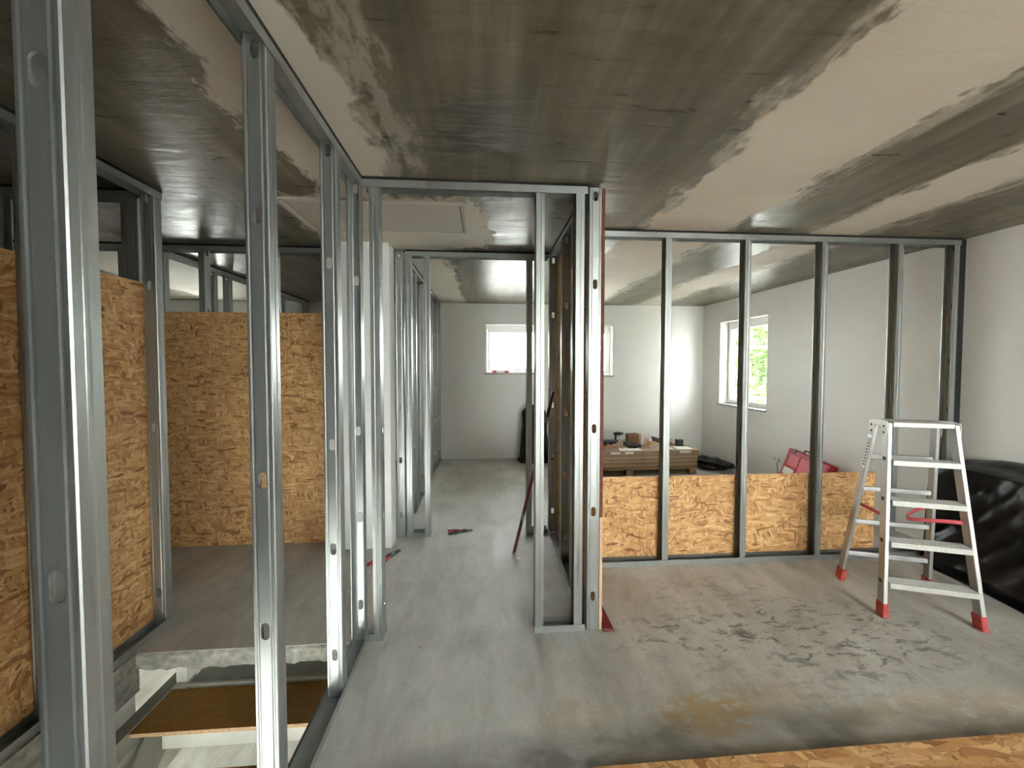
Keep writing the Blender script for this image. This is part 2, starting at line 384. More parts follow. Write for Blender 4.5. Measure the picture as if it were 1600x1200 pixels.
# broken edge strips of the slab round the stair opening
def ragged(name, pts_dir, length, loc, rz):
    mb = MB(); n = 34; rnd = random.Random(3); vs = []
    for i in range(n+1):
        x = i/n*length; vs += [(x, -.002, -.003), (x, -.007-rnd.uniform(0, .006), -.012-rnd.uniform(0, .006)), (x, -.006-rnd.uniform(0, .008), -.045), (x, -.004-rnd.uniform(0, .008), -.084-rnd.uniform(-.004, .014)), (x, .03, -.0835)]
    mb.add(vs, [(5*i+k, 5*i+k+1, 5*i+k+6, 5*i+k+5) for i in range(n) for k in range(4)])
    o = mb.build(name, M['concrete_edge']); o.location = loc; o.rotation_euler = (0, 0, rz); return struct(o)
ragged('trim_1', 0, 1.11, (-1.85, 2.12, 0), 0)
tr2 = MB().box(-1.85, -1.835, .3, 2.128, -.21, -.002).build('trim_2', M['concrete_edge']); struct(tr2)
tr3 = MB().box(-.75, -.735, .3, 2.1, -.10, -.002).build('trim_3', M['concrete_edge']); struct(tr3)

struct(MB().box(LEFT-.2, 4.1, FRONT-.2, BACK+.2, ZC, ZC+.2).build('ceiling', M['ceil']))
bw = MB(); wall_holes(bw, 'x', LEFT, 3.9, -.08, ZC, BACK, BACK+.3, [(.02, .93, 1.40, 2.19), (1.22, 2.12, 1.36, 2.18), (-4.8, -3.9, 1.05, 2.2)])
struct(bw.build('wall_back', M['wall']))
struct(MB().box(3.80, 4.05, FRONT, 2.79, -.08, ZC).build('wall_right', M['wall']))
rw = MB(); wall_holes(rw, 'y', 2.79, BACK, -.08, ZC, 3.80, 4.05, [(4.83, 5.80, .93, 2.20)])
o = rw.build('wall_right_back', M['wall'])
for v in o.data.vertices:          # this run leans very slightly inward towards the back
    v.co.x -= max(0, (v.co.y-2.79))*.034
struct(o)
def rwx(y): return 3.80 - max(0, (y-2.79))*.034
fw = MB(); wall_holes(fw, 'x', LEFT, 3.9, -.08, ZC, FRONT-.25, FRONT, [(1.35, 3.6, 0.55, 2.35)])
struct(fw.build('wall_front', M['block']))
struct(MB().box(LEFT-.2, LEFT, FRONT-.2, BACK+.2, LOW, ZC).build('wall_left', M['block']))
# plastered pier left of the corridor
struct(MB().box(-1.27, -.775, 3.22, 3.395, 0, ZC-.001).build('wall_pier', M['wall']))
# lower storey
struct(MB().box(-5, 1.2, -2.3, 6.3, LOW-.1, LOW).build('floor_lower', M['floor']))
lw = MB(); wall_holes(lw, 'x', -4.2, 1.0, LOW, -.08, -2.2, -2.0, [(-3.9, -.8, LOW+.02, -.16)])
struct(lw.build('wall_lower_front', M['lower_wall']))
struct(MB().box(-5, 1.2, 5.6, 5.8, LOW, -.08).build('wall_lower_back', M['lower_wall']))
struct(MB().box(.9, 1.1, -2.0, 5.6, LOW, -.08).build('wall_lower_right', M['lower_wall']))
struct(MB().box(-2.0, -1.852, .25, 2.119, -1.0, -.082).build('wall_stairwell', M['wall']))

# windows
def window(name, along, u0, u1, z0, z1, face, inward, depth=.13, handle=None, sash=.045, mull=None):
    """plastic frame, glass, sill; face = inner wall plane, inward = -1/+1 direction into the room"""
    root = empty(name, (0, 0, 0)); struct(root)
    p = face - inward*depth
    def bx(mb, a0, a1, t0, t1, b0, b1):
        if along == 'x': mb.box(a0, a1, min(t0, t1), max(t0, t1), b0, b1)
        else: mb.box(min(t0, t1), max(t0, t1), a0, a1, b0, b1)
    f = MB(); w = .028
    for a0, a1, b0, b1 in ((u0, u0+w, z0, z1), (u1-w, u1, z0, z1), (u0+w, u1-w, z0, z0+w), (u0+w, u1-w, z1-w-.045, z1)):
        bx(f, a0, a1, p, p-inward*.06, b0, b1)
    f.build('window_frame', M['pvc'], root, bevel=.003)
    parts = [(u0+w, u1-w)] if mull is None else [(u0+w, mull), (mull, u1-w)]
    for a, b in parts:
        s = MB(); s0 = z0+w+.002; s1 = z1-w-.047
        for a0, a1, b0, b1 in ((a+.002, a+sash, s0, s1), (b-sash, b-.002, s0, s1), (a+sash, b-sash, s0, s0+sash), (a+sash, b-sash, s1-sash, s1)):
            bx(s, a0, a1, p+inward*.012, p-inward*.05, b0, b1)
        so = s.build('window_sash', M['pvc'], root, bevel=.004)
        gmb = MB(); bx(gmb, a+sash-.004, b-sash+.004, p-inward*.02, p-inward*.026, s0+sash-.004, s1-sash+.004)
        gmb.build('window_pane', M['glass'], so)
    sl = MB(); bx(sl, u0-.03, u1+.03, face+inward*.035, face-inward*0.0, z0-.022, z0+.004); bx(sl, u0, u1, face, p, z0-.0, z0+.004)
    sl.build('window_sill', M['sill'], root, bevel=.003)
    if handle is not None:
        h = MB(); hz = (z0+z1)/2-.12
        if along == 'x':
            h.box(handle-.012, handle+.012, p+inward*.012, p+inward*.028, hz-.035, hz+.035) if inward > 0 else h.box(handle-.012, handle+.012, p-.028, p-.012, hz-.035, hz+.035)
            h.tube([(handle, p-.02, hz), (handle, p-.05, hz), (handle-.02, p-.055, hz+.05), (handle-.02, p-.055, hz+.11)], .008)
        else:
            h.box(p-.028, p-.012, handle-.012, handle+.012, hz-.035, hz+.035)
            h.tube([(p-.02, handle, hz), (p-.05, handle, hz), (p-.055, handle, hz+.11)], .008)
        h.build('window_handle', M['sill'], root)
    return root
window('window_1', 'x', .02, .93, 1.40, 2.19, BACK, -1, handle=.865)
window('window_2', 'x', 1.22, 2.12, 1.36, 2.18, BACK, -1)
window('window_3', 'x', -4.8, -3.9, 1.05, 2.2, BACK, -1)
window('window_4', 'y', 4.83, 5.80, .93, 2.20, rwx(5.3)+.0, -1, depth=.12)
window('window_5', 'x', 1.35, 3.6, 0.55, 2.35, FRONT, 1, depth=.12, mull=2.4, sash=.07)
window('window_6', 'x', -3.9, -.8, LOW+.02, -.16, -2.0, 1, depth=.1, mull=-2.6, sash=.06)

# loft hatch
h = empty('loft_hatch', (-.68, 2.69, ZC)); tag(h, 'cream rectangular loft hatch set in the ceiling above the doorway', 'ceiling hatch')
x0, x1, y0, y1 = -.575, .575, -.285, .285
f = MB()
for a in ((x0, x1, y0, y0+.03), (x0, x1, y1-.03, y1), (x0, x0+.03, y0+.03, y1-.03), (x1-.03, x1, y0+.03, y1-.03)): f.box(*a, -.014, -.001)
f.build('hatch_frame', M['hatch_frame'], h, bevel=.002)
f = MB(); f.box(x0+.036, x1-.036, y0+.036, y1-.036, -.009, -.001); f.build('hatch_panel', M['hatch'], h)
f = MB(); f.box(x1-.050, x1-.044, y0+.05, y1-.05, -.0105, -.0091); f.build('hatch_seal', M['tape'], h)

# ------------------------------------------------------------------ steel studs and tracks
HOLES = (.20, .69, 1.165, 1.975, 2.46)
_cache = {}
def stud_mesh(Wd, F, z0, z1, holes):
    key = (Wd, F, z0, z1, holes)
    if key in _cache: return _cache[key]
    w = Wd/2; r = .0025
    cx = .0165
    left = [(-w+.004, F), (-w, F-.0005), (-w, F*.62), (-w+.0010, F*.55), (-w+.0010, F*.45), (-w, F*.38), (-w, r), (-w+r, 0),
            (-w+.0080, 0), (-w+.0115, .0012), (-w+.0150, .0012), (-cx, 0)]
    bm = bmesh.new()
    def strip(prof):
        a = [bm.verts.new((x, y, z0)) for x, y in prof]; b = [bm.verts.new((x, y, z1)) for x, y in prof]
        for i in range(len(prof)-1): bm.faces.new((a[i], a[i+1], b[i+1], b[i]))
    strip(left); strip([(-x, y) for x, y in reversed(left)])
    zs = z0; N = 16; hw, hh = .0135, .0275
    def quad(za, zb):
        bm.faces.new([bm.verts.new(p) for p in ((-cx, 0, za), (cx, 0, za), (cx, 0, zb), (-cx, 0, zb))])
    for hz in holes:
        if hz-.04 < z0 or hz+.04 > z1: continue
        quad(zs, hz-.036)
        ring_i, ring_o, ring_b = [], [], []
        for k in range(N):
            a = 2*math.pi*(k+.5)/N
            x = math.cos(a)*hw; z = math.sin(a)*hw + (hh-hw)*(1 if math.sin(a) > 0 else -1)
            ring_i.append(bm.verts.new((x, 0, hz+z))); ring_b.append(bm.verts.new((x*.93, .0035, hz+z*.96)))
            t = min(cx/max(1e-6, abs(math.cos(a))), .036/max(1e-6, abs(math.sin(a)))) 
            ox, oz = math.cos(a)*t, math.sin(a)*t
            ring_o.append(bm.verts.new((ox, 0, hz+oz)))
        for k in range(N):
            k2 = (k+1) % N
            bm.faces.new((ring_o[k], ring_o[k2], ring_i[k2], ring_i[k]))
            bm.faces.new((ring_i[k], ring_i[k2], ring_b[k2], ring_b[k]))
        for sx_ in (-1, 1):
            for sz_ in (-1, 1):
                c = bm.verts.new((sx_*cx, 0, hz+sz_*.036))
                # corner triangle
                best = sorted(ring_o, key=lambda v: (v.co.x-c.co.x)**2 + (v.co.z-c.co.z)**2)[:2]
                bm.faces.new((c, best[0], best[1]))
        zs = hz+.036
    quad(zs, z1)
    me = bpy.data.meshes.new('stud'); bm.to_mesh(me); bm.free(); me.materials.append(M['zinc'])
    _cache[key] = me; return me
def stud(parent, x, y, face, Wd=.073, F=.048, z0=.003, z1=TOPZ-.003, holes=HOLES, name='stud'):
    """(x,y) = centre of the web plane; face = direction the web's back looks (open side is opposite)
    '-y': web faces the camera, opens to +y; '+y': opens to -y; '-x': web looks to -x, opens to +x; '+x'."""
    me = stud_mesh(Wd-.003, F, z0, z1, holes)
    o = bpy.data.objects.new(name, me); COL.objects.link(o); o.parent = parent
    o.location = (x, y, 0)
    o.rotation_euler = (0, 0, {'-y': 0, '+y': math.pi, '-x': -math.pi/2, '+x': math.pi/2}[face])
    sd = o.modifiers.new('sheet', 'SOLIDIFY'); sd.thickness = .0012; sd.offset = 0
    return o
def track(parent, along, a0, a1, c, Wd=.073, top=False, lip=.04, name=None):
    mb = MB(); t = .0012; w = Wd/2
    z0, z1 = (TOPZ-.0015, TOPZ) if top else (.0005, .002)
    l0, l1 = (TOPZ-lip, TOPZ) if top else (.0005, lip)
    for (p, q, zz0, zz1) in ((-w, w, z0, z1), (-w-.001, -w+t-.001, l0, l1), (w-t+.001, w+.001, l0, l1)):
        if along == 'x': mb.box(a0, a1, c+p, c+q, zz0, zz1)
        else: mb.box(c+p, c+q, a0, a1, zz0, zz1)
    # folded rim of the lips
    zr = (l0, l0+.004) if top else (l1-.004, l1)
    for s_ in (-1, 1):
        p = s_*(w+.001)
        if along == 'x': mb.box(a0, a1, c+p-.0012, c+p+.0012, *zr)
        else: mb.box(c+p-.0012, c+p+.0012, a0, a1, *zr)
    o = mb.build(name or ('top_track' if top else 'bottom_track'), M['zinc'], parent)
    if top:
        tp = MB()
        if along == 'x': tp.box(a0, a1, c-w-.002, c+w+.002, TOPZ+.0005, ZC-.0003)
        else: tp.box(c-w-.002, c+w+.002, a0, a1, TOPZ+.0005, ZC-.0003)
        tp.build('sealing_tape', M['tape'], parent)
    return o
def panel(parent, x0, x1, y0, y1, z0, z1, edge_face=None, edge=None, m=None, name='osb_panel'):
    mb = MB().box(x0, x1, y0, y1, z0, z1)
    ms = [m or M['osb']]
    if edge is not None: ms.append(edge); mb.mi[edge_face] = 1
    return mb.build(name, ms, parent)

# A: stud wall along the stair opening (left of the camera)
A = tag(empty('metal_stud_wall', (-.6835, -.5, 0)), 'nearest steel stud wall, running along the open stairwell at left', 'stud wall')
pa = empty  # shorthand kept local
def frame(name, label, origin): 
    return tag(empty(name, origin), label, 'stud wall')
def rel(root, fn, *a, **k): pass
# every wall root stays at its foot; children are placed in world space through the parent's inverse
def attach(root):
    mi = Matrix.Translation(-Vector(root.location))
    for c in root.children: c.location = Vector(c.location) - Vector(root.location)
ax = -.6835
for y in (-3.15, -2.5, -1.9, -1.2, -.5, .10, .655, 1.225): stud(A, ax, y, '-y')
stud(A, ax, 1.765, '-y')
stud(A, ax, 2.135, '+y', z0=.003)
track(A, 'y', -3.19, 2.160, ax); track(A, 'y', -3.19, 2.160, ax, top=True)
panel(A, -.644, -.628, -3.15, .51, .002, 2.50)  # out-of-frame board, added to keep light off the stairwell's far board

# B: doorway frame facing the camera
B = tag(empty('metal_doorway_frame', (0, 2.12, 0)), 'steel doorway frame facing the viewer in the middle, between left stud wall and post', 'stud wall')
by = 2.1565
stud(B, -.562, by, '+x', F=.050); stud(B, .284, by, '-x'); stud(B, .556, by, '+x')
track(B, 'x', -.640, -.558, by+.0, name='bottom_track'); track(B, 'x', .281, .572, by); track(B, 'x', -.645, .572, by, top=True)

# C: wall from the post along the right side of the corridor
Cw = tag(empty('metal_stud_wall', (.617, 2.12, 0)), 'steel stud wall along the right side of the corridor, board on its outer face', 'stud wall')
cx_ = .6175
stud(Cw, cx_, 2.122, '-y'); stud(Cw, cx_, 2.52, '-y'); stud(Cw, cx_, 2.87, '-y'); stud(Cw, cx_, 3.43, '-y')
track(Cw, 'y', 2.20, 3.48, cx_); track(Cw, 'y', 2.18, 3.48, cx_, top=True)
panel(Cw, .656, .672, 2.124, 3.48, .002, .655, 2, M['pale_edge'])
panel(Cw, .656, .672, 2.124, 3.48, .658, 2.505, 2, M['red_edge'])['label'] = 'upper board with a dark red edge'

# D: second frame across the corridor
D = tag(empty('metal_doorway_frame', (0, 3.41, 0)), 'second steel doorway frame, farther down the corridor', 'stud wall')
dy = 3.4465
stud(D, -.635, dy, '+x'); stud(D, -.478, dy, '+x'); stud(D, .378, dy, '-x')
track(D, 'x', -.685, -.476, dy); track(D, 'x', .375, .572, dy); track(D, 'x', -.685, .572, dy, top=True)

# E: wall along the left side of the far corridor
E_ = tag(empty('metal_stud_wall', (-.735, 3.41, 0)), 'steel stud wall along the left side of the far corridor', 'stud wall')
for y in (3.412, 4.02, 4.62, 5.22, 5.82, 6.18): stud(E_, -.735, y, '-y')
track(E_, 'y', 3.47, 6.245, -.735); track(E_, 'y', 3.47, 6.245, -.735, top=True)

# F: wall in front of the far room at right
F_ = tag(empty('metal_stud_wall', (.68, 2.8265, 0)), 'long steel stud wall at right in front of the far room, half-height board on its back', 'stud wall')
fy = 2.8265
HF = (.20, .69, 1.165, 1.56, 2.0, 2.46)
for x in (.74, 1.395, 2.015, 2.632, 3.262, 3.735): stud(F_, x, fy, '+x', holes=HF)
track(F_, 'x', .676, 3.742, fy); track(F_, 'x', .676, 3.742, fy, top=True)
panel(F_, .676, 3.16, 2.866, 2.882, .002, .662, 5, M['pale_edge'])
MB().box(3.744, 3.797, 2.80, 2.855, .002, 2.52).build('wall_sealing_strip', M['tape'], F_)

# G: wall beyond the stairwell
G = tag(empty('metal_stud_wall', (-2.0, 3.42, 0)), 'steel stud wall across the landing, brightly lit board on its front', 'stud wall')
gy = 3.4165
for x in (-3.9, -3.3, -2.93, -2.31, -1.74, -1.32): stud(G, x, gy, '+x')
track(G, 'x', -4.9, -1.28, gy); track(G, 'x', -4.9, -1.28, gy, top=True)
panel(G, -2.72, -1.28, 3.361, 3.377, .002, 1.962)

# H: wall running away behind G
H_ = tag(empty('metal_stud_wall', (-2.765, 3.5, 0)), 'far steel stud wall running away behind the lit board', 'stud wall')
for y in (3.52, 4.13, 4.36, 4.98, 5.45, 6.0, 6.19): stud(H_, -2.765, y, '-y')
track(H_, 'y', 3.46, 6.245, -2.765); track(H_, 'y', 3.46, 6.245, -2.765, top=True)

# I: wall along the far side of the stairwell
I_ = tag(empty('metal_stud_wall', (-1.888, -.5, 0)), 'steel stud wall on the far left side of the stairwell, dark board behind it', 'stud wall')
ix = -1.8885
for y in (-.1, .50, 1.115, 1.735, 2.33): stud(I_, ix, y, '-y')
track(I_, 'y', -1.0, 2.385, ix); track(I_, 'y', -1.0, 2.385, ix, top=True)
panel(I_, -1.944, -1.928, -.2, 2.345, .002, 1.99)

# J: wall joining I at its end, running left
J = tag(empty('metal_stud_wall', (-1.97, 2.4, 0)), 'steel stud wall at far left, its light studs showing above the dark board', 'stud wall')
jy = 2.3965
for x, f in ((-2.06, '-x'), (-1.965, '+x'), (-2.75, '-x'), (-3.4, '-x')): stud(J, x, jy, f)
track(J, 'x', -3.6, -1.95, jy); track(J, 'x', -3.6, -1.95, jy, top=True)

for r in (A, B, Cw, D, E_, F_, G, H_, I_, J): attach(r)

# ------------------------------------------------------------------ stairs
st = tag(empty('staircase', (-1.2, 2.0, -.2)), 'open staircase with brown plywood treads going down beside the nearest studs', 'staircase')
x0, x1 = -1.645, -.755
for k in range(7):
    y1 = 2.095 - k*.245; y0 = y1-.25; z = -.187 - k*.195
    mb = MB().box(x0, x1, y0, y1, z-.018, z); mb.mi[2] = 1
    mb.build('tread', [M['ply'], M['ply_edge']], st)
    MB().box(x0+.12, x1, y0+.03, y0+.05, z-.11, z-.020).build('riser', M['riser'], st)
MB().box(-1.58, x1, 2.098, 2.24, -.20, -.178).build('landing_plate', M['beam'], st)
MB().box(-1.58, x1, 2.097, 2.112, -.1775, -.168).build('landing_nosing', M['riser'], st)
# stringer beams following the side
MB().box(-1.735, -1.672, .6, 2.30, -.30, -.205).build('stringer', M['beam'], st)
MB().box(-1.70, -1.690, .6, 2.30, -.62, -.301).build('stringer_web', M['riser'], st)
mb = MB()
for k in range(6):
    y1 = 2.05 - k*.245; z = -.21 - k*.195
mb.bar((-1.655, 2.1, -.30), (-1.655, .4, -1.66), .012, .20, side=(1, 0, 0)); mb.build('side_rail', M['beam'], st)
mb = MB().bar((-1.3, 2.35, -.75), (-1.05, 2.35, -.12), .05, .05, side=(0, 1, 0)).bar((-1.25, 2.36, -.75), (-.98, 2.36, -.12), .015, .05, side=(0, 1, 0))
mb.build('support_brace', M['dark'], st)
MB().box(-1.655, -1.60, 2.135, 2.25, -.185, -.085).build('gypsum_lump', M['gyps'], st)
for c in st.children: c.location = Vector(c.location) - st.location

# ------------------------------------------------------------------ ladder
Lr = tag(empty('step_ladder', (0, 0, 0)), 'silver aluminium step ladder with red feet standing at right', 'ladder')
fd = Vector((.333, .943, 0)).normalized(); sd_ = Vector((.943, -.333, 0)).normalized()
mid = Vector((2.629, 2.041, 0))
ZT = 1.165
def LP(s, w, z): return mid + fd*s + sd_*w + Vector((0, 0, z))
def front_rail(t, side):   # t = height fraction
    return LP(.0 + .135*t, side*(.234 + (.163-.234)*t), ZT*t)
def rear_rail(t, side):
    return LP(.425 - .165*t, side*(.250 + (.158-.250)*t), ZT*t)
for side, nm in ((-1, 'front_rail'), (1, 'front_rail')):
    mb = MB(); mb.bar(front_rail(.0, side)+Vector((0, 0, .03)), front_rail(1, side), .022, .058, side=sd_)
    mb.build(nm, M['alu'], Lr, bevel=.003)
    mb = MB(); mb.bar(rear_rail(.0, side)+Vector((0, 0, .03)), rear_rail(.985, side), .020, .050, side=sd_)
    o = mb.build('rear_rail', M['alu'], Lr, bevel=.003)
    for fn in (front_rail, rear_rail):
        mb = MB(); a = fn(0, side); b_ = fn(.075, side); d_ = (b_-a).normalized()
        mb.bar(a+d_*.004, b_, .030, .070, side=sd_); mb.build('rubber_foot', M['redfoot'], Lr, bevel=.005)
    # rivets/slots down the outer side of the front rail
    for zz in (.21, .45, .70, .945):
        p = front_rail(zz/ZT, side) + sd_*(side*.0125)
        MB().bar(p+Vector((0, 0, -.010)), p+Vector((0, 0, .012)), .003, .022, side=sd_).build('rivet', M['dark'], Lr)
    # hinge plates
    p = front_rail(1, side) + sd_*(side*.016); q = rear_rail(.985, side) + sd_*(side*.016)
    mb = MB(); mb.bar(p+Vector((0, 0, -.085))+fd*-.005, p+Vector((0, 0, .012)), .004, .060, side=sd_)
    mb.bar(q+Vector((0, 0, -.075))+fd*.006, q+Vector((0, 0, .022)), .004, .056, side=sd_)
    mb.bar(p+Vector((0, 0, .0)), q+Vector((0, 0, .008)), .004, .035, side=sd_)
    hp = mb.build('hinge_plate', M['steel_plate'], Lr, bevel=.0015)
    for c_, dz in ((p, -.02), (p, -.06), (q, -.01), (q, -.05)):
        e_ = c_ + Vector((0, 0, dz)); MB().tube([e_, e_+sd_*(side*.005)], .007, 10).build('bolt', M['dark'], hp)
for zz in (.21, .45, .695, .935):
    t = zz/ZT; a = front_rail(t, -1); b_ = front_rail(t, 1)
    mb = MB()
    w_ = (b_-a).length/2 - .011; c_ = (a+b_)/2
    mt = Matrix(((sd_.x, fd.x, 0, c_.x), (sd_.y, fd.y, 0, c_.y), (0, 0, 1, c_.z), (0, 0, 0, 1)))
    mb.box(-w_, w_, -.045, .045, .004, .010, 0, mt); mb.box(-w_, w_, -.047, -.041, -.022, .010, 0, mt); mb.box(-w_, w_, .041, .047, -.014, .010, 0, mt)
    for k in range(-3, 4): mb.box(-w_, w_, k*.011-.002, k*.011+.002, .010, .0125, 0, mt)
    mb.build('step', M['alu_dirty'], Lr, bevel=.0015)
a = front_rail(1, -1); b_ = front_rail(1, 1); c_ = (a+b_)/2
mt = Matrix(((sd_.x, fd.x, 0, c_.x), (sd_.y, fd.y, 0, c_.y), (0, 0, 1, c_.z), (0, 0, 0, 1)))
mb = MB(); w_ = .163
mb.box(-w_+.013, w_-.013, -.030, .145, .002, .008, 0, mt); mb.box(-w_+.013, w_-.013, -.033, -.027, -.020, .008, 0, mt); mb.box(-w_+.013, w_-.013, .141, .147, -.012, .008, 0, mt)
for k in range(12): mb.box(-w_+.016, w_-.016, -.022+k*.0135-.002, -.022+k*.0135+.002, .008, .0105, 0, mt)
mb.build('platform', M['alu_dirty'], Lr, bevel=.0015)
for zz in (.21, .45, .69, .92):
    t = zz/ZT; a = rear_rail(t, -1); b_ = rear_rail(t, 1)
    MB().bar(a+sd_*.010, b_-sd_*.010, .030, .022, side=(0, 0, 1)).build('rear_rung', M['alu'], Lr, bevel=.003)
# printed sticker on the rear rail's side
p = rear_rail(.72, -1) - sd_*.0108; q = rear_rail(.90, -1) - sd_*.0108
lab = MB().bar(p, q, .0012, .030, side=sd_).build('sticker', M['white'], Lr)
mb = MB(); rnd = random.Random(5)
for k in range(9):
    e = p.lerp(q, .08+.1*k) - sd_*.0011
    mb.bar(e, e+(q-p).normalized()*.011, .0008, rnd.choice((.012, .018, .020)), side=sd_)
mb.build('sticker_lettering', M['darkmetal'], lab)
# loose red spreader strap between front and rear rail
def strap(side, name='spreader_strap'):
    a = front_rail(.50, side) - sd_*side*.014; b_ = rear_rail(.50, side) - sd_*side*.013
    pts = []
    for k in range(19):
        u = k/18
        if side > 0: off = -sd_*(.19*math.sin(math.pi*u)) + Vector((0, 0, .012*math.cos(u*6) - .02*math.sin(math.pi*u)))
        else: off = sd_*(.045*math.sin(math.pi*u)) + Vector((0, 0, -.02*math.sin(math.pi*u)))
        pts.append(a.lerp(b_, u) + off)
    mb = MB()
    vs = []; 
    for p in pts: vs += [p+Vector((0, 0, -.011)), p+Vector((0, 0, .011))]
    mb.add(vs, [(2*i, 2*i+2, 2*i+3, 2*i+1) for i in range(len(pts)-1)])
    o = mb.build(name, M['redstrap'], Lr, smooth=True)
    s = o.modifiers.new('t', 'SOLIDIFY'); s.thickness = .002
strap(1); strap(-1)

# ------------------------------------------------------------------ black sheeting over stored goods (right)
def draped(name, x0, x1, y0, y1, hfun, m, nx=60, ny=80, seed=1):
    rnd = random.Random(seed); mb = MB()
    from mathutils import noise as mn
    vs = []
    for j in range(ny+1):
        for i in range(nx+1):
            x = x0+(x1-x0)*i/nx; y = y0+(y1-y0)*j/ny
            vs.append((x, y, hfun(x, y, mn)))
    mb.add(vs, [(j*(nx+1)+i, j*(nx+1)+i+1, (j+1)*(nx+1)+i+1, (j+1)*(nx+1)+i) for j in range(ny) for i in range(nx)])
    return mb.build(name, m, smooth=True)
def sm(a, b, x):
    t = max(0, min(1, (x-a)/(b-a))); return t*t*(3-2*t)
def cover(x, y, mn):
    top = .80 + .02*math.sin(y*5) + .015*mn.noise(Vector((x*3, y*3, 0)))
    edge = 3.50 + .04*math.sin(y*4+1) + .05*mn.noise(Vector((0, y*4, 2))) 
    k = sm(edge-.12, edge+.10, x) * (1-sm(2.62, 2.745, y))
    w = .045*mn.ridged_multi_fractal(Vector((x*2.2, y*3.2, .5)), .9, 2.1, 4, .8, 2) - .03
    fold = .02*math.sin((y*9+x*14))
    return max(.004, top*k + (w+fold)*math.sin(math.pi*min(1, max(0, k)))*1.3 + .012*k*mn.noise(Vector((x*9, y*9, 3))))
# parameterised so that the steep front has enough points
def cover_mesh():
    from mathutils import noise as mn
    mb = MB(); nu, nv = 110, 140; vs = []
    for j in range(nv+1):
        y = .9 + (2.755-.9)*j/nv
        for i in range(nu+1):
            u = i/nu
            # profile: floor skirt -> face -> top
            if u < .15: px_ = 3.34+.10*u/.15; pz = .006+.03*(u/.15)**2
            elif u < .72:
                k = (u-.15)/.57; px_ = 3.44+.10*k+.03*math.sin(k*5); pz = .036+.72*k
            else:
                k = (u-.72)/.28; px_ = 3.54+.245*k; pz = .756+.045*math.sin(k*math.pi/2)
            q = Vector((px_*3, y*2.2, pz*2.2))
            d = .055*(mn.ridged_multi_fractal(Vector((q.x, q.y*1.3+q.z*.8, q.z*.7)), .9, 2.1, 4, .8, 2)-.9)*1.3 + .03*mn.noise(q*3.1)
            endk = sm(2.757, 2.70, y)          # closes towards the stud wall
            face = math.sin(math.pi*min(1, max(0, (u-.05)/.95)))
            drift = -.10*sm(2.5, 1.6, y)      # bulges out nearer the viewer
            z = pz*(.05+.95*endk) + (.02*mn.noise(q*2)+.012*math.sin(y*6))*u + .03*sm(.8, 1, u)*math.sin(y*3.4)
            vs.append((min(3.785, px_ + d*face + drift*(1-u)), y + .03*mn.noise(q*1.7)*face*endk, max(.004, z)))
    mb.add(vs, [(j*(nu+1)+i, j*(nu+1)+i+1, (j+1)*(nu+1)+i+1, (j+1)*(nu+1)+i) for j in range(nv) for i in range(nu)])
    return mb
o = cover_mesh().build('plastic_sheet', M['film'], smooth=True)
tag(o, 'large black plastic sheet draped over stored goods against the right wall', 'plastic sheet')

# osb board lying at the bottom right
mb = MB().box(-1.25, 1.25, -.625, .625, 0, .018); mb.mi = [0]*6
o = mb.build('osb_board', M['osb_flat']); o.location = (1.66, .745, .001); o.rotation_euler = (0, 0, R_(.3))
tag(o, 'pale strand board lying flat on the floor at the bottom right corner', 'board')

# ------------------------------------------------------------------ pallet and things on it
P0 = Vector((2.10, 5.62, 0)); prz = R_(1.5)
pal = tag(empty('pallet', P0, prz), 'timber pallet on the far floor under the stack of brown boards', 'pallet')
for bx_ in (-.85, -.10, .82):
    for by_ in (-.42, 0, .38):
        MB().box(bx_-.05, bx_+.05, by_-.05, by_+.05, .0, .078).build('block', M['pallet'], pal)
MB().box(-.90, .87, -.48, .44, .079, .092).build('deck_board', M['pallet'], pal)
zs = .0935
sizes = [(.90, .026, 0), (.905, .024, .004), (.90, .030, -.004), (.905, .022, .003), (.90, .026, 0), (.905, .022, .004), (.915, .084, .02)]
for k, (hw_, th, dx_) in enumerate(sizes):
    mb = MB().box(-hw_+dx_, hw_+dx_, -.44+.004*(k % 2), .42, 0, th)
    mb.mi = [1, 0, 0, 0, 0, 0]
    if k % 2: mb.mi = [1]*6
    o = mb.build('boxed_panel', [M['board'], M['board_edge']], bevel=.002)
    o.location = (P0.x, P0.y, zs); o.rotation_euler = (0, 0, prz); zs += th+.0008
    if k == len(sizes)-1:
        tag(o, 'thick brown boxed panel on top of the stack, with white labels', 'board', 'stacked boards')
        for lx, ww in ((-.30, .07), (-.10, .06), (.42, .05), (.72, .08)):
            MB().box(lx-ww, lx+ww, -.4415, -.4402, .045, .075).build('paper_label', M['white'], o)
    else:
        tag(o, ('lowest thin brown board of the stack, lying directly on the pallet', 'second thin board from the bottom of the stack, pale edged', 'third thin board from the bottom of the stack', 'fourth thin board from the bottom of the stack, pale edged', 'fifth thin board from the bottom of the stack', 'topmost thin board of the stack, just under the thick panel')[k], 'board', 'thin stacked boards')
PT = zs
def on(x, y, z=0): return (x, y, PT+z)
# loose papers
for i, (x, y, w, d, r, lb) in enumerate(((2.05, 5.30, .16, .10, .1, 'pale wooden strip lying before the drills on the stack'), (2.86, 5.33, .11, .09, -.1, 'white sheet of paper at the stack front by the right corner'), (2.6, 5.32, .10, .05, .05, 'white paper slip in front of the dark cone-shaped tool'))):
    o = MB().box(-w, w, -d, d, 0, .003).build('paper_sheet', M['white']); o.location = on(x, y, .001); o.rotation_euler = (0, 0, r)
    tag(o, lb, 'paper')
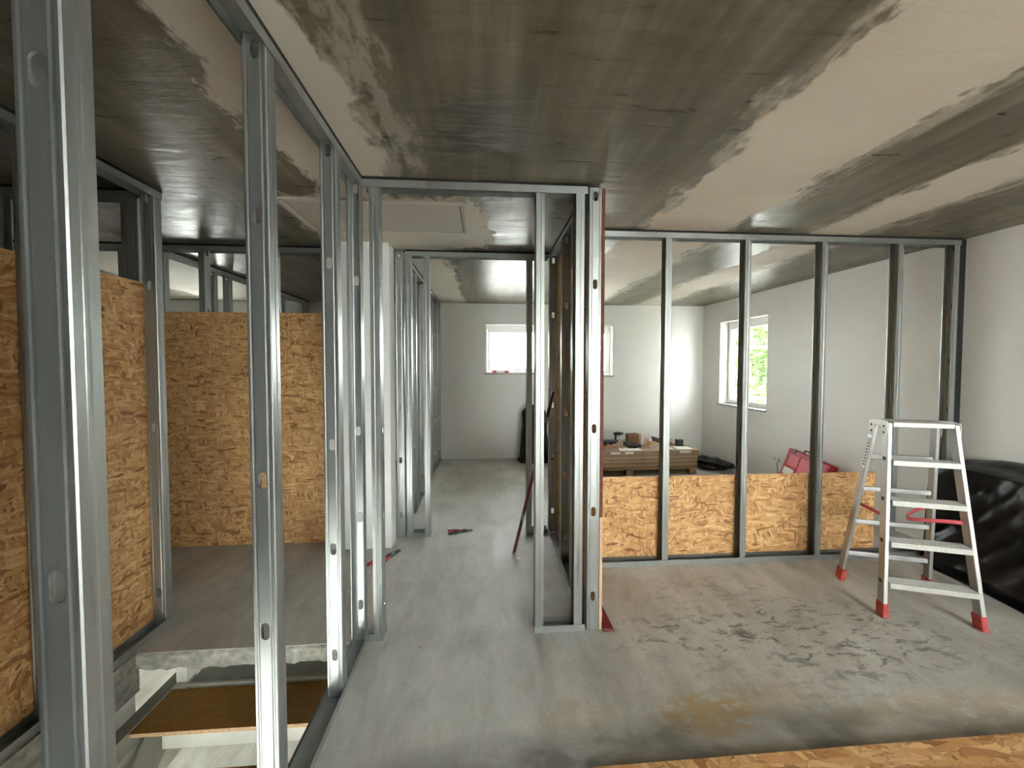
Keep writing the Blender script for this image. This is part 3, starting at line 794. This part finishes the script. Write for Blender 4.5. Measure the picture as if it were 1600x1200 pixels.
# cordless drills
def drill(loc, rz, lay, label, s=1.0):
    r = tag(empty('cordless_drill', loc, rz), label, 'power drill')
    t = Matrix.Rotation(R_(90) if lay else 0, 4, 'X')
    def T(p): return tuple((t @ Vector(p))*s)
    mb = MB().tube([T((-.09, 0, 0)), T((-.06, 0, 0)), T((.03, 0, 0)), T((.06, 0, 0))], [.026*s, .034*s, .034*s, .028*s], 12); mb.build('motor_housing', M['dark'], r, smooth=True)
    MB().tube([T((.058, 0, 0)), T((.10, 0, 0)), T((.115, 0, 0))], [.022*s, .020*s, .010*s], 12).build('chuck', M['darkmetal'], r, smooth=True)
    MB().tube([T((-.045, 0, -.02)), T((-.055, 0, -.12))], [.018*s, .020*s], 10).build('handle', M['dark'], r, smooth=True)
    mb = MB(); a = T((-.055, 0, -.12)); b = T((-.058, 0, -.165)); mb.bar(a, b, .10*s, .06*s, side=(1, 0, 0)); mb.build('battery', M['darkmetal'], r, bevel=.004)
    return r
drill(on(1.86, 5.60, .045), .25, True, 'black cordless drill lying at the left of the stack', 1.15)
drill(on(2.14, 5.36, .042), -.1, True, 'black cordless drill in front of the brown box', 1.0)
drill(on(2.04, 5.72, .150), .1, False, 'black cordless drill standing on its battery beside the brown box', .76)
# scraps heap
mb = MB(); rnd = random.Random(2)
for k in range(40):
    x, y = rnd.gauss(0, .07), rnd.gauss(0, .04); z = max(.019, .05*math.exp(-(x*x+y*y)/.006)+rnd.uniform(-.01, .01))
    mt = Matrix.Translation((x, y, z)) @ Matrix.Rotation(rnd.uniform(0, 3), 4, (rnd.random(), rnd.random(), 1))
    mb.box(-.02, .02, -.012, .012, -.005, .005, 0, mt)
o = mb.build('screw_heap', M['copper']); o.location = on(1.78, 5.33, .006); tag(o, 'small heap of reddish brown screws at the left of the stack', 'screws', kind='stuff')
# cardboard box
bxr = tag(empty('cardboard_box', on(2.215, 5.60), .12), 'small brown cardboard box standing upright between the drills and the bottle', 'box')
MB().box(-.085, .085, -.05, .05, .0005, .165).build('box_body', M['cardboard'], bxr, bevel=.003)
MB().box(-.086, .086, -.052, -.004, .166, .169).build('box_flap', M['cardboard'], bxr)
MB().box(-.086, .086, .004, .052, .168, .171).build('box_flap', M['cardboard'], bxr)
for i, (x, y, hh, ww) in enumerate(((2.345, 5.56, .17, .022), (2.40, 5.60, .15, .02))):
    o = MB().box(-ww, ww, -.03, .03, 0, hh).build('carton', M['pinkwhite'], bevel=.002); o.location = on(x, y, .0005); o.rotation_euler = (0, 0, .15*i)
    tag(o, ('taller narrow pinkish white carton touching the brown box' if i == 0 else 'shorter narrow pinkish white carton just left of the bottle'), 'carton')
# bottle
bt = tag(empty('spray_bottle', on(2.40, 5.40)), 'small bottle with a reddish label standing on the stack', 'bottle')
MB().tube([(0, 0, .001), (0, 0, .01), (0, 0, .11), (0, 0, .14), (0, 0, .165)], [.028, .032, .032, .022, .012], 14).build('bottle_body', M['pinkwhite'], bt, smooth=True)
MB().tube([(0, 0, .03), (0, 0, .095)], .0335, 14, cap=False).build('bottle_label', M['amber'], bt, smooth=True)
MB().tube([(0, 0, .166), (0, 0, .19), (0, 0, .22)], [.015, .014, .006], 12).build('cap', M['white'], bt)
# dark cone tool and cup
ct = tag(empty('caulking_gun', on(2.63, 5.50, .035), -.35), 'dark tapering cartridge gun lying right of the bottle', 'caulking gun')
MB().tube([(-.16, 0, .075), (-.10, 0, .06), (.12, 0, .0)], [.030, .032, .030], 12).build('barrel', M['darkmetal'], ct, smooth=True)
MB().tube([(.12, 0, 0), (.20, 0, -.015)], [.012, .004], 8).build('nozzle', M['dark'], ct)
MB().tube([(-.13, 0, .06), (-.17, 0, -.03)], .012, 8).build('handle', M['dark'], ct)
bk = tag(empty('battery_box', on(2.895, 5.50), -.05), 'small square black box standing near the right end of the stack', 'box')
MB().box(-.048, .048, -.035, .035, .001, .075).build('box_body', M['dark'], bk, bevel=.003)
MB().box(-.050, .050, -.037, .037, .076, .098).build('box_lid', M['darkmetal'], bk, bevel=.003)
MB().box(-.03, .03, -.0368, -.0352, .02, .05).build('box_label', M['darkmetal'], bk)
o = MB().tube([(-.05, 0, .012), (.05, .01, .012)], .012, 8).build('marker_pen', M['white']); o.location = on(2.55, 5.26); tag(o, 'white marker pen lying at the front edge of the stack', 'pen')

# ------------------------------------------------------------------ crumpled film, bag, case
def crumple(name, loc, rx, ry, rz_, m, label, cat, seed, amp=.6, fr=7, rot=0, sub=4, cut=.0):
    from mathutils import noise as mn
    bm = bmesh.new(); bmesh.ops.create_icosphere(bm, subdivisions=sub, radius=1)
    for v in bm.verts:
        p = v.co.copy()
        k = 1 + amp*(mn.ridged_multi_fractal(p*fr*.25+Vector((seed, 0, 0)), .9, 2.2, 4, .9, 2)-1.0)*.5 + .12*mn.noise(p*fr*.6)
        v.co = Vector((p.x*rx*k, p.y*ry*k, max(cut, (p.z*.5+.5)*rz_*(.55+.45*k)) if True else 0))
    me = bpy.data.meshes.new(name); bm.to_mesh(me); bm.free(); me.materials.append(m)
    me.polygons.foreach_set('use_smooth', [True]*len(me.polygons))
    o = bpy.data.objects.new(name, me); COL.objects.link(o); o.location = loc; o.rotation_euler = (0, 0, rot)
    return tag(o, label, cat)
crumple('plastic_film', (3.33, 5.50, .002), .22, .40, .16, M['film'], 'crumpled black plastic film on the far floor beside the pallet', 'plastic film', 3, amp=1.1, rot=.35)
# tall black sack
from mathutils import noise as mn
mb = MB(); ns_ = 36; levels = 26; vs = []
for j in range(levels+1):
    t = j/levels; z = .004+.90*t
    r = .24*(1-.30*t)*(1 if t < .9 else (1-(t-.9)*5.5)); r = max(r, .06)
    if t < .06: r *= 1.12
    cx0 = -.03*t
    for k in range(ns_):
        a = 2*math.pi*k/ns_; w = 1+.13*mn.noise(Vector((math.cos(a)*2, math.sin(a)*2, t*3)))+.05*math.sin(a*9+t*4)
        vs.append((cx0+math.cos(a)*r*w, math.sin(a)*r*.62*w, z))
fs = [(j*ns_+k, j*ns_+(k+1) % ns_, (j+1)*ns_+(k+1) % ns_, (j+1)*ns_+k) for j in range(levels) for k in range(ns_)]
fs.append(tuple(levels*ns_+k for k in range(ns_)))
o = mb.add(vs, fs).build('rubbish_sack', M['film'], smooth=True); o.location = (.81, 6.03, 0)
tag(o, 'tall full black sack standing against the far wall below the corridor window', 'rubbish sack')

cs = tag(empty('tool_case', (rwx(4.1)-.24, 4.04, .06)), 'red plastic tool case leaning against the right wall', 'tool case')
tilt = Matrix.Rotation(R_(15), 4, 'Y') @ Matrix.Rotation(R_(7), 4, 'X')
def case_part(name, m, x0, x1, y0, y1, z0, z1, bev=.006):
    mb = MB().box(x0, x1, y0, y1, z0, z1, 0, tilt); return mb.build(name, m, cs, bevel=bev)
case_part('case_base', M['red'], .00, .055, -.28, .28, .05, .47, .012)
lid = case_part('case_lid', M['red'], -.058, -.003, -.28, .28, .05, .47, .012)
case_part('lid_panel', M['redlight'], -.066, -.0585, -.21, .06, .17, .42, .004)
case_part('lid_panel', M['redlight'], -.066, -.0585, .08, .22, .28, .42, .004)
case_part('case_label', M['white'], -.068, -.0585, .10, .24, .17, .25, .001)
mb = MB().tube([tilt @ Vector(p) for p in ((-.03, -.09, .47), (-.03, -.085, .505), (-.03, .085, .505), (-.03, .09, .47))], .010, 8); mb.build('handle', M['dark'], cs)
for yy in (-.18, .18): case_part('latch', M['dark'], -.070, -.059, yy-.02, yy+.02, .44, .475, .002)

# socket on right wall
sk = tag(empty('wall_socket', (rwx(4.6)-.001, 4.62, .33)), 'white double power socket low on the right wall beside the red case', 'power socket')
MB().box(-.010, 0, -.075, .075, -.04, .04).build('socket_plate', M['socket'], sk, bevel=.003)
for yy in (-.037, .037):
    mb = MB().tube([(-.0115, yy, 0), (-.0102, yy, 0)], .021, 16); mb.build('socket_insert', M['sill'], sk)
mb = MB().tube([(-.012, -.045, -.02), (-.05, -.05, -.03), (-.045, -.06, -.12), (-.05, -.10, -.33)], .004, 6)
mb.build('cable', M['dark'], sk)

# item on the window sill
rl = tag(empty('spirit_level', (.26, BACK-.03, 1.4045)), 'small red and white spirit level lying on the far window sill', 'spirit level')
MB().box(-.13, .13, -.012, .012, 0, .04).build('level_body', M['white'], rl, bevel=.002)
for xx in (-.10, .10): MB().box(xx-.035, xx+.035, -.013, .013, -.0005, .0405).build('end_grip', M['redlight'], rl, bevel=.002)

# long red bar leaning in the corridor
rb = tag(empty('spirit_level', (.235, 3.05, 0)), 'long dark red spirit level leaning against the corridor studs', 'spirit level')
a = Vector((0, 0, .004)); b_ = Vector((.335, .10, 1.31))
MB().bar(a, b_, .030, .022, side=(0, 1, 0)).build('level_body', M['redpaint'], rb, bevel=.002)
d_ = (b_-a).normalized()
MB().bar(a-d_*.004, a+d_*.012, .034, .026, side=(0, 1, 0)).build('end_cap', M['pale_edge'], rb)
for t in (.2, .5, .8):
    p = a.lerp(b_, t); MB().bar(p, p+d_*.05, .034, .012, side=(0, 1, 0)).build('vial_window', M['sill'], rb)
# white wall plug
o = MB().tube([(-.012, 0, .008), (.014, .006, .008)], [.008, .006], 8).build('wall_plug', M['white']); o.location = (.262, 2.955, 0)
tag(o, 'tiny white wall plug on the floor by the foot of the red level', 'wall plug')
# red offcut at the foot of the post
o = MB().add([(.676, 2.10, .001), (.745, 2.10, .001), (.700, 2.34, .001), (.676, 2.34, .001), (.676, 2.10, .022), (.738, 2.105, .012), (.70, 2.34, .09), (.676, 2.34, .09)],
             [(0, 3, 2, 1), (4, 5, 6, 7), (0, 1, 5, 4), (1, 2, 6, 5), (2, 3, 7, 6), (3, 0, 4, 7)]).build('trowel_handle', M['redpaint'], bevel=.004)
o.name = 'plastic_wedge'; tag(o, 'dark red wedge on the floor at the foot of the post', 'wedge')

# snips and pliers
def snips(loc, rz, c1, c2, label, name, s=1.0):
    r = tag(empty(name, loc, rz), label, 'pliers')
    def hd(sg, m):
        MB().tube([(-.02*s, sg*.006*s, .010), (-.07*s, sg*.020*s, .012), (-.15*s, sg*.032*s, .012)], [.007*s, .010*s, .009*s], 8).build('handle', m, r, smooth=True)
    hd(1, c1); hd(-1, c2)
    MB().tube([(-.02*s, 0, .010), (.02*s, 0, .010)], [.014*s, .014*s], 10).build('pivot', M['darkmetal'], r, smooth=True)
    mb = MB()
    for sg in (1, -1):
        mb.add([(0, sg*-.002, .004), (.012*s, sg*.014*s, .004), (.07*s, sg*.012*s, .006), (.075*s, sg*.004*s, .006),
                (0, sg*-.002, .014), (.012*s, sg*.014*s, .014), (.07*s, sg*.012*s, .010), (.075*s, sg*.004*s, .010)],
               [(0, 1, 2, 3), (4, 7, 6, 5), (0, 4, 5, 1), (1, 5, 6, 2), (2, 6, 7, 3), (3, 7, 4, 0)])
    mb.build('jaws', M['darkmetal'], r)
    return r
snips((-.185, 3.50, 0), .22, M['red'], M['dark'], 'open pliers with a red and a dark handle on the corridor floor', 'pliers', 1.0)
snips((-.745, 3.08, 0), 1.0, M['red'], M['red'], 'dark tin snips with red grips lying behind the left door stud', 'tin_snips', 1.35)

# ------------------------------------------------------------------ outside
struct(MB().box(LEFT-1.0, 5.1, BACK+.31, BACK+1.0, 2.32, 2.6).build('added_sky_blocker', M['whitepaint']))  # slab added outside to block high sky light at the back windows
struct(MB().box(4.06, 5.1, 1.5, BACK+.30, 2.32, 2.6).build('added_sky_blocker', M['whitepaint']))  # second added slab, cuts sky light along the right wall
gr = MB().box(-60, 60, -60, 90, LOW-.5, LOW-.2).build('ground', M['grass']); struct(gr)
def leafy(name, loc, rad, n, label, seed, trunk_h):
    root = tag(empty(name, loc), label, 'tree', 'trees outside the windows')
    rnd = random.Random(seed); mb = MB()
    for k in range(n):
        d = Vector((rnd.gauss(0, 1), rnd.gauss(0, 1), rnd.gauss(0, 1))).normalized()*(rnd.random()**.45)
        p = Vector((d.x*rad, d.y*rad, trunk_h + rad*.9 + d.z*rad*.95))
        mt = Matrix.Translation(p) @ Matrix.Rotation(rnd.uniform(0, 6.3), 4, (rnd.random()-.5, rnd.random()-.5, rnd.random()-.5))
        s = rnd.uniform(.10, .2)
        mb.add([(-s, 0, 0), (0, -s*.5, .02), (s, 0, 0), (0, s*.5, .02)], [(0, 1, 2, 3)], 0, mt)
    mb.build('foliage', M['leaf'], root)
    t = MB().tube([(0, 0, 0), (.1, 0, trunk_h*.6), (0, .1, trunk_h+rad)], [.22, .16, .08], 10)
    for k in range(5):
        a = k*1.3; t.tube([(0, .05, trunk_h*.9), (math.cos(a)*rad*.6, math.sin(a)*rad*.6, trunk_h+rad)], [.08, .03], 6)
    t.build('trunk', M['bark'], root, smooth=True)
leafy('garden_tree', (10.8, 14.4, LOW-.2), 3.4, 5200, 'leafy green tree outside the right-hand window, nearer one', 1, 1.6)
leafy('garden_tree', (8.2, 4.4, LOW-.2), 2.9, 5000, 'added leafy green tree outside the right wall, close to the house, blocking sky light', 5, 1.6)  # tree added to cut the sky light reaching the back wall
leafy('garden_tree', (18.5, 21.5, LOW-.2), 3.6, 3600, 'leafy green tree outside the right-hand window, farther one', 2, 1.4)
def railing(name, p0, p1, h, label, posts=5, pm=M['whitepaint']):
    r = tag(empty(name, p0), label, 'scaffold')
    d = Vector(p1)-Vector(p0)
    for k in range(posts):
        q = d*(k/(posts-1)); MB().tube([q, q+Vector((0, 0, h))], .03, 8).build('pole', pm, r, smooth=True)
    for zz in (h*.62, h*.74, h*.93):
        MB().tube([Vector((0, 0, zz)), d+Vector((0, 0, zz))], .025, 8).build('rail', pm, r, smooth=True)
    return r
railing('scaffold_frame', (5.3, 5.2, LOW-.2), (5.3, 9.2, LOW-.2), 5.2, 'white scaffold frame outside the right-hand window', 6)
railing('scaffold_frame', (-1.5, 8.0, LOW-.2), (3.5, 8.0, LOW-.2), 4.8, 'dark scaffold frame outside the far corridor window', 9, M['beam'])
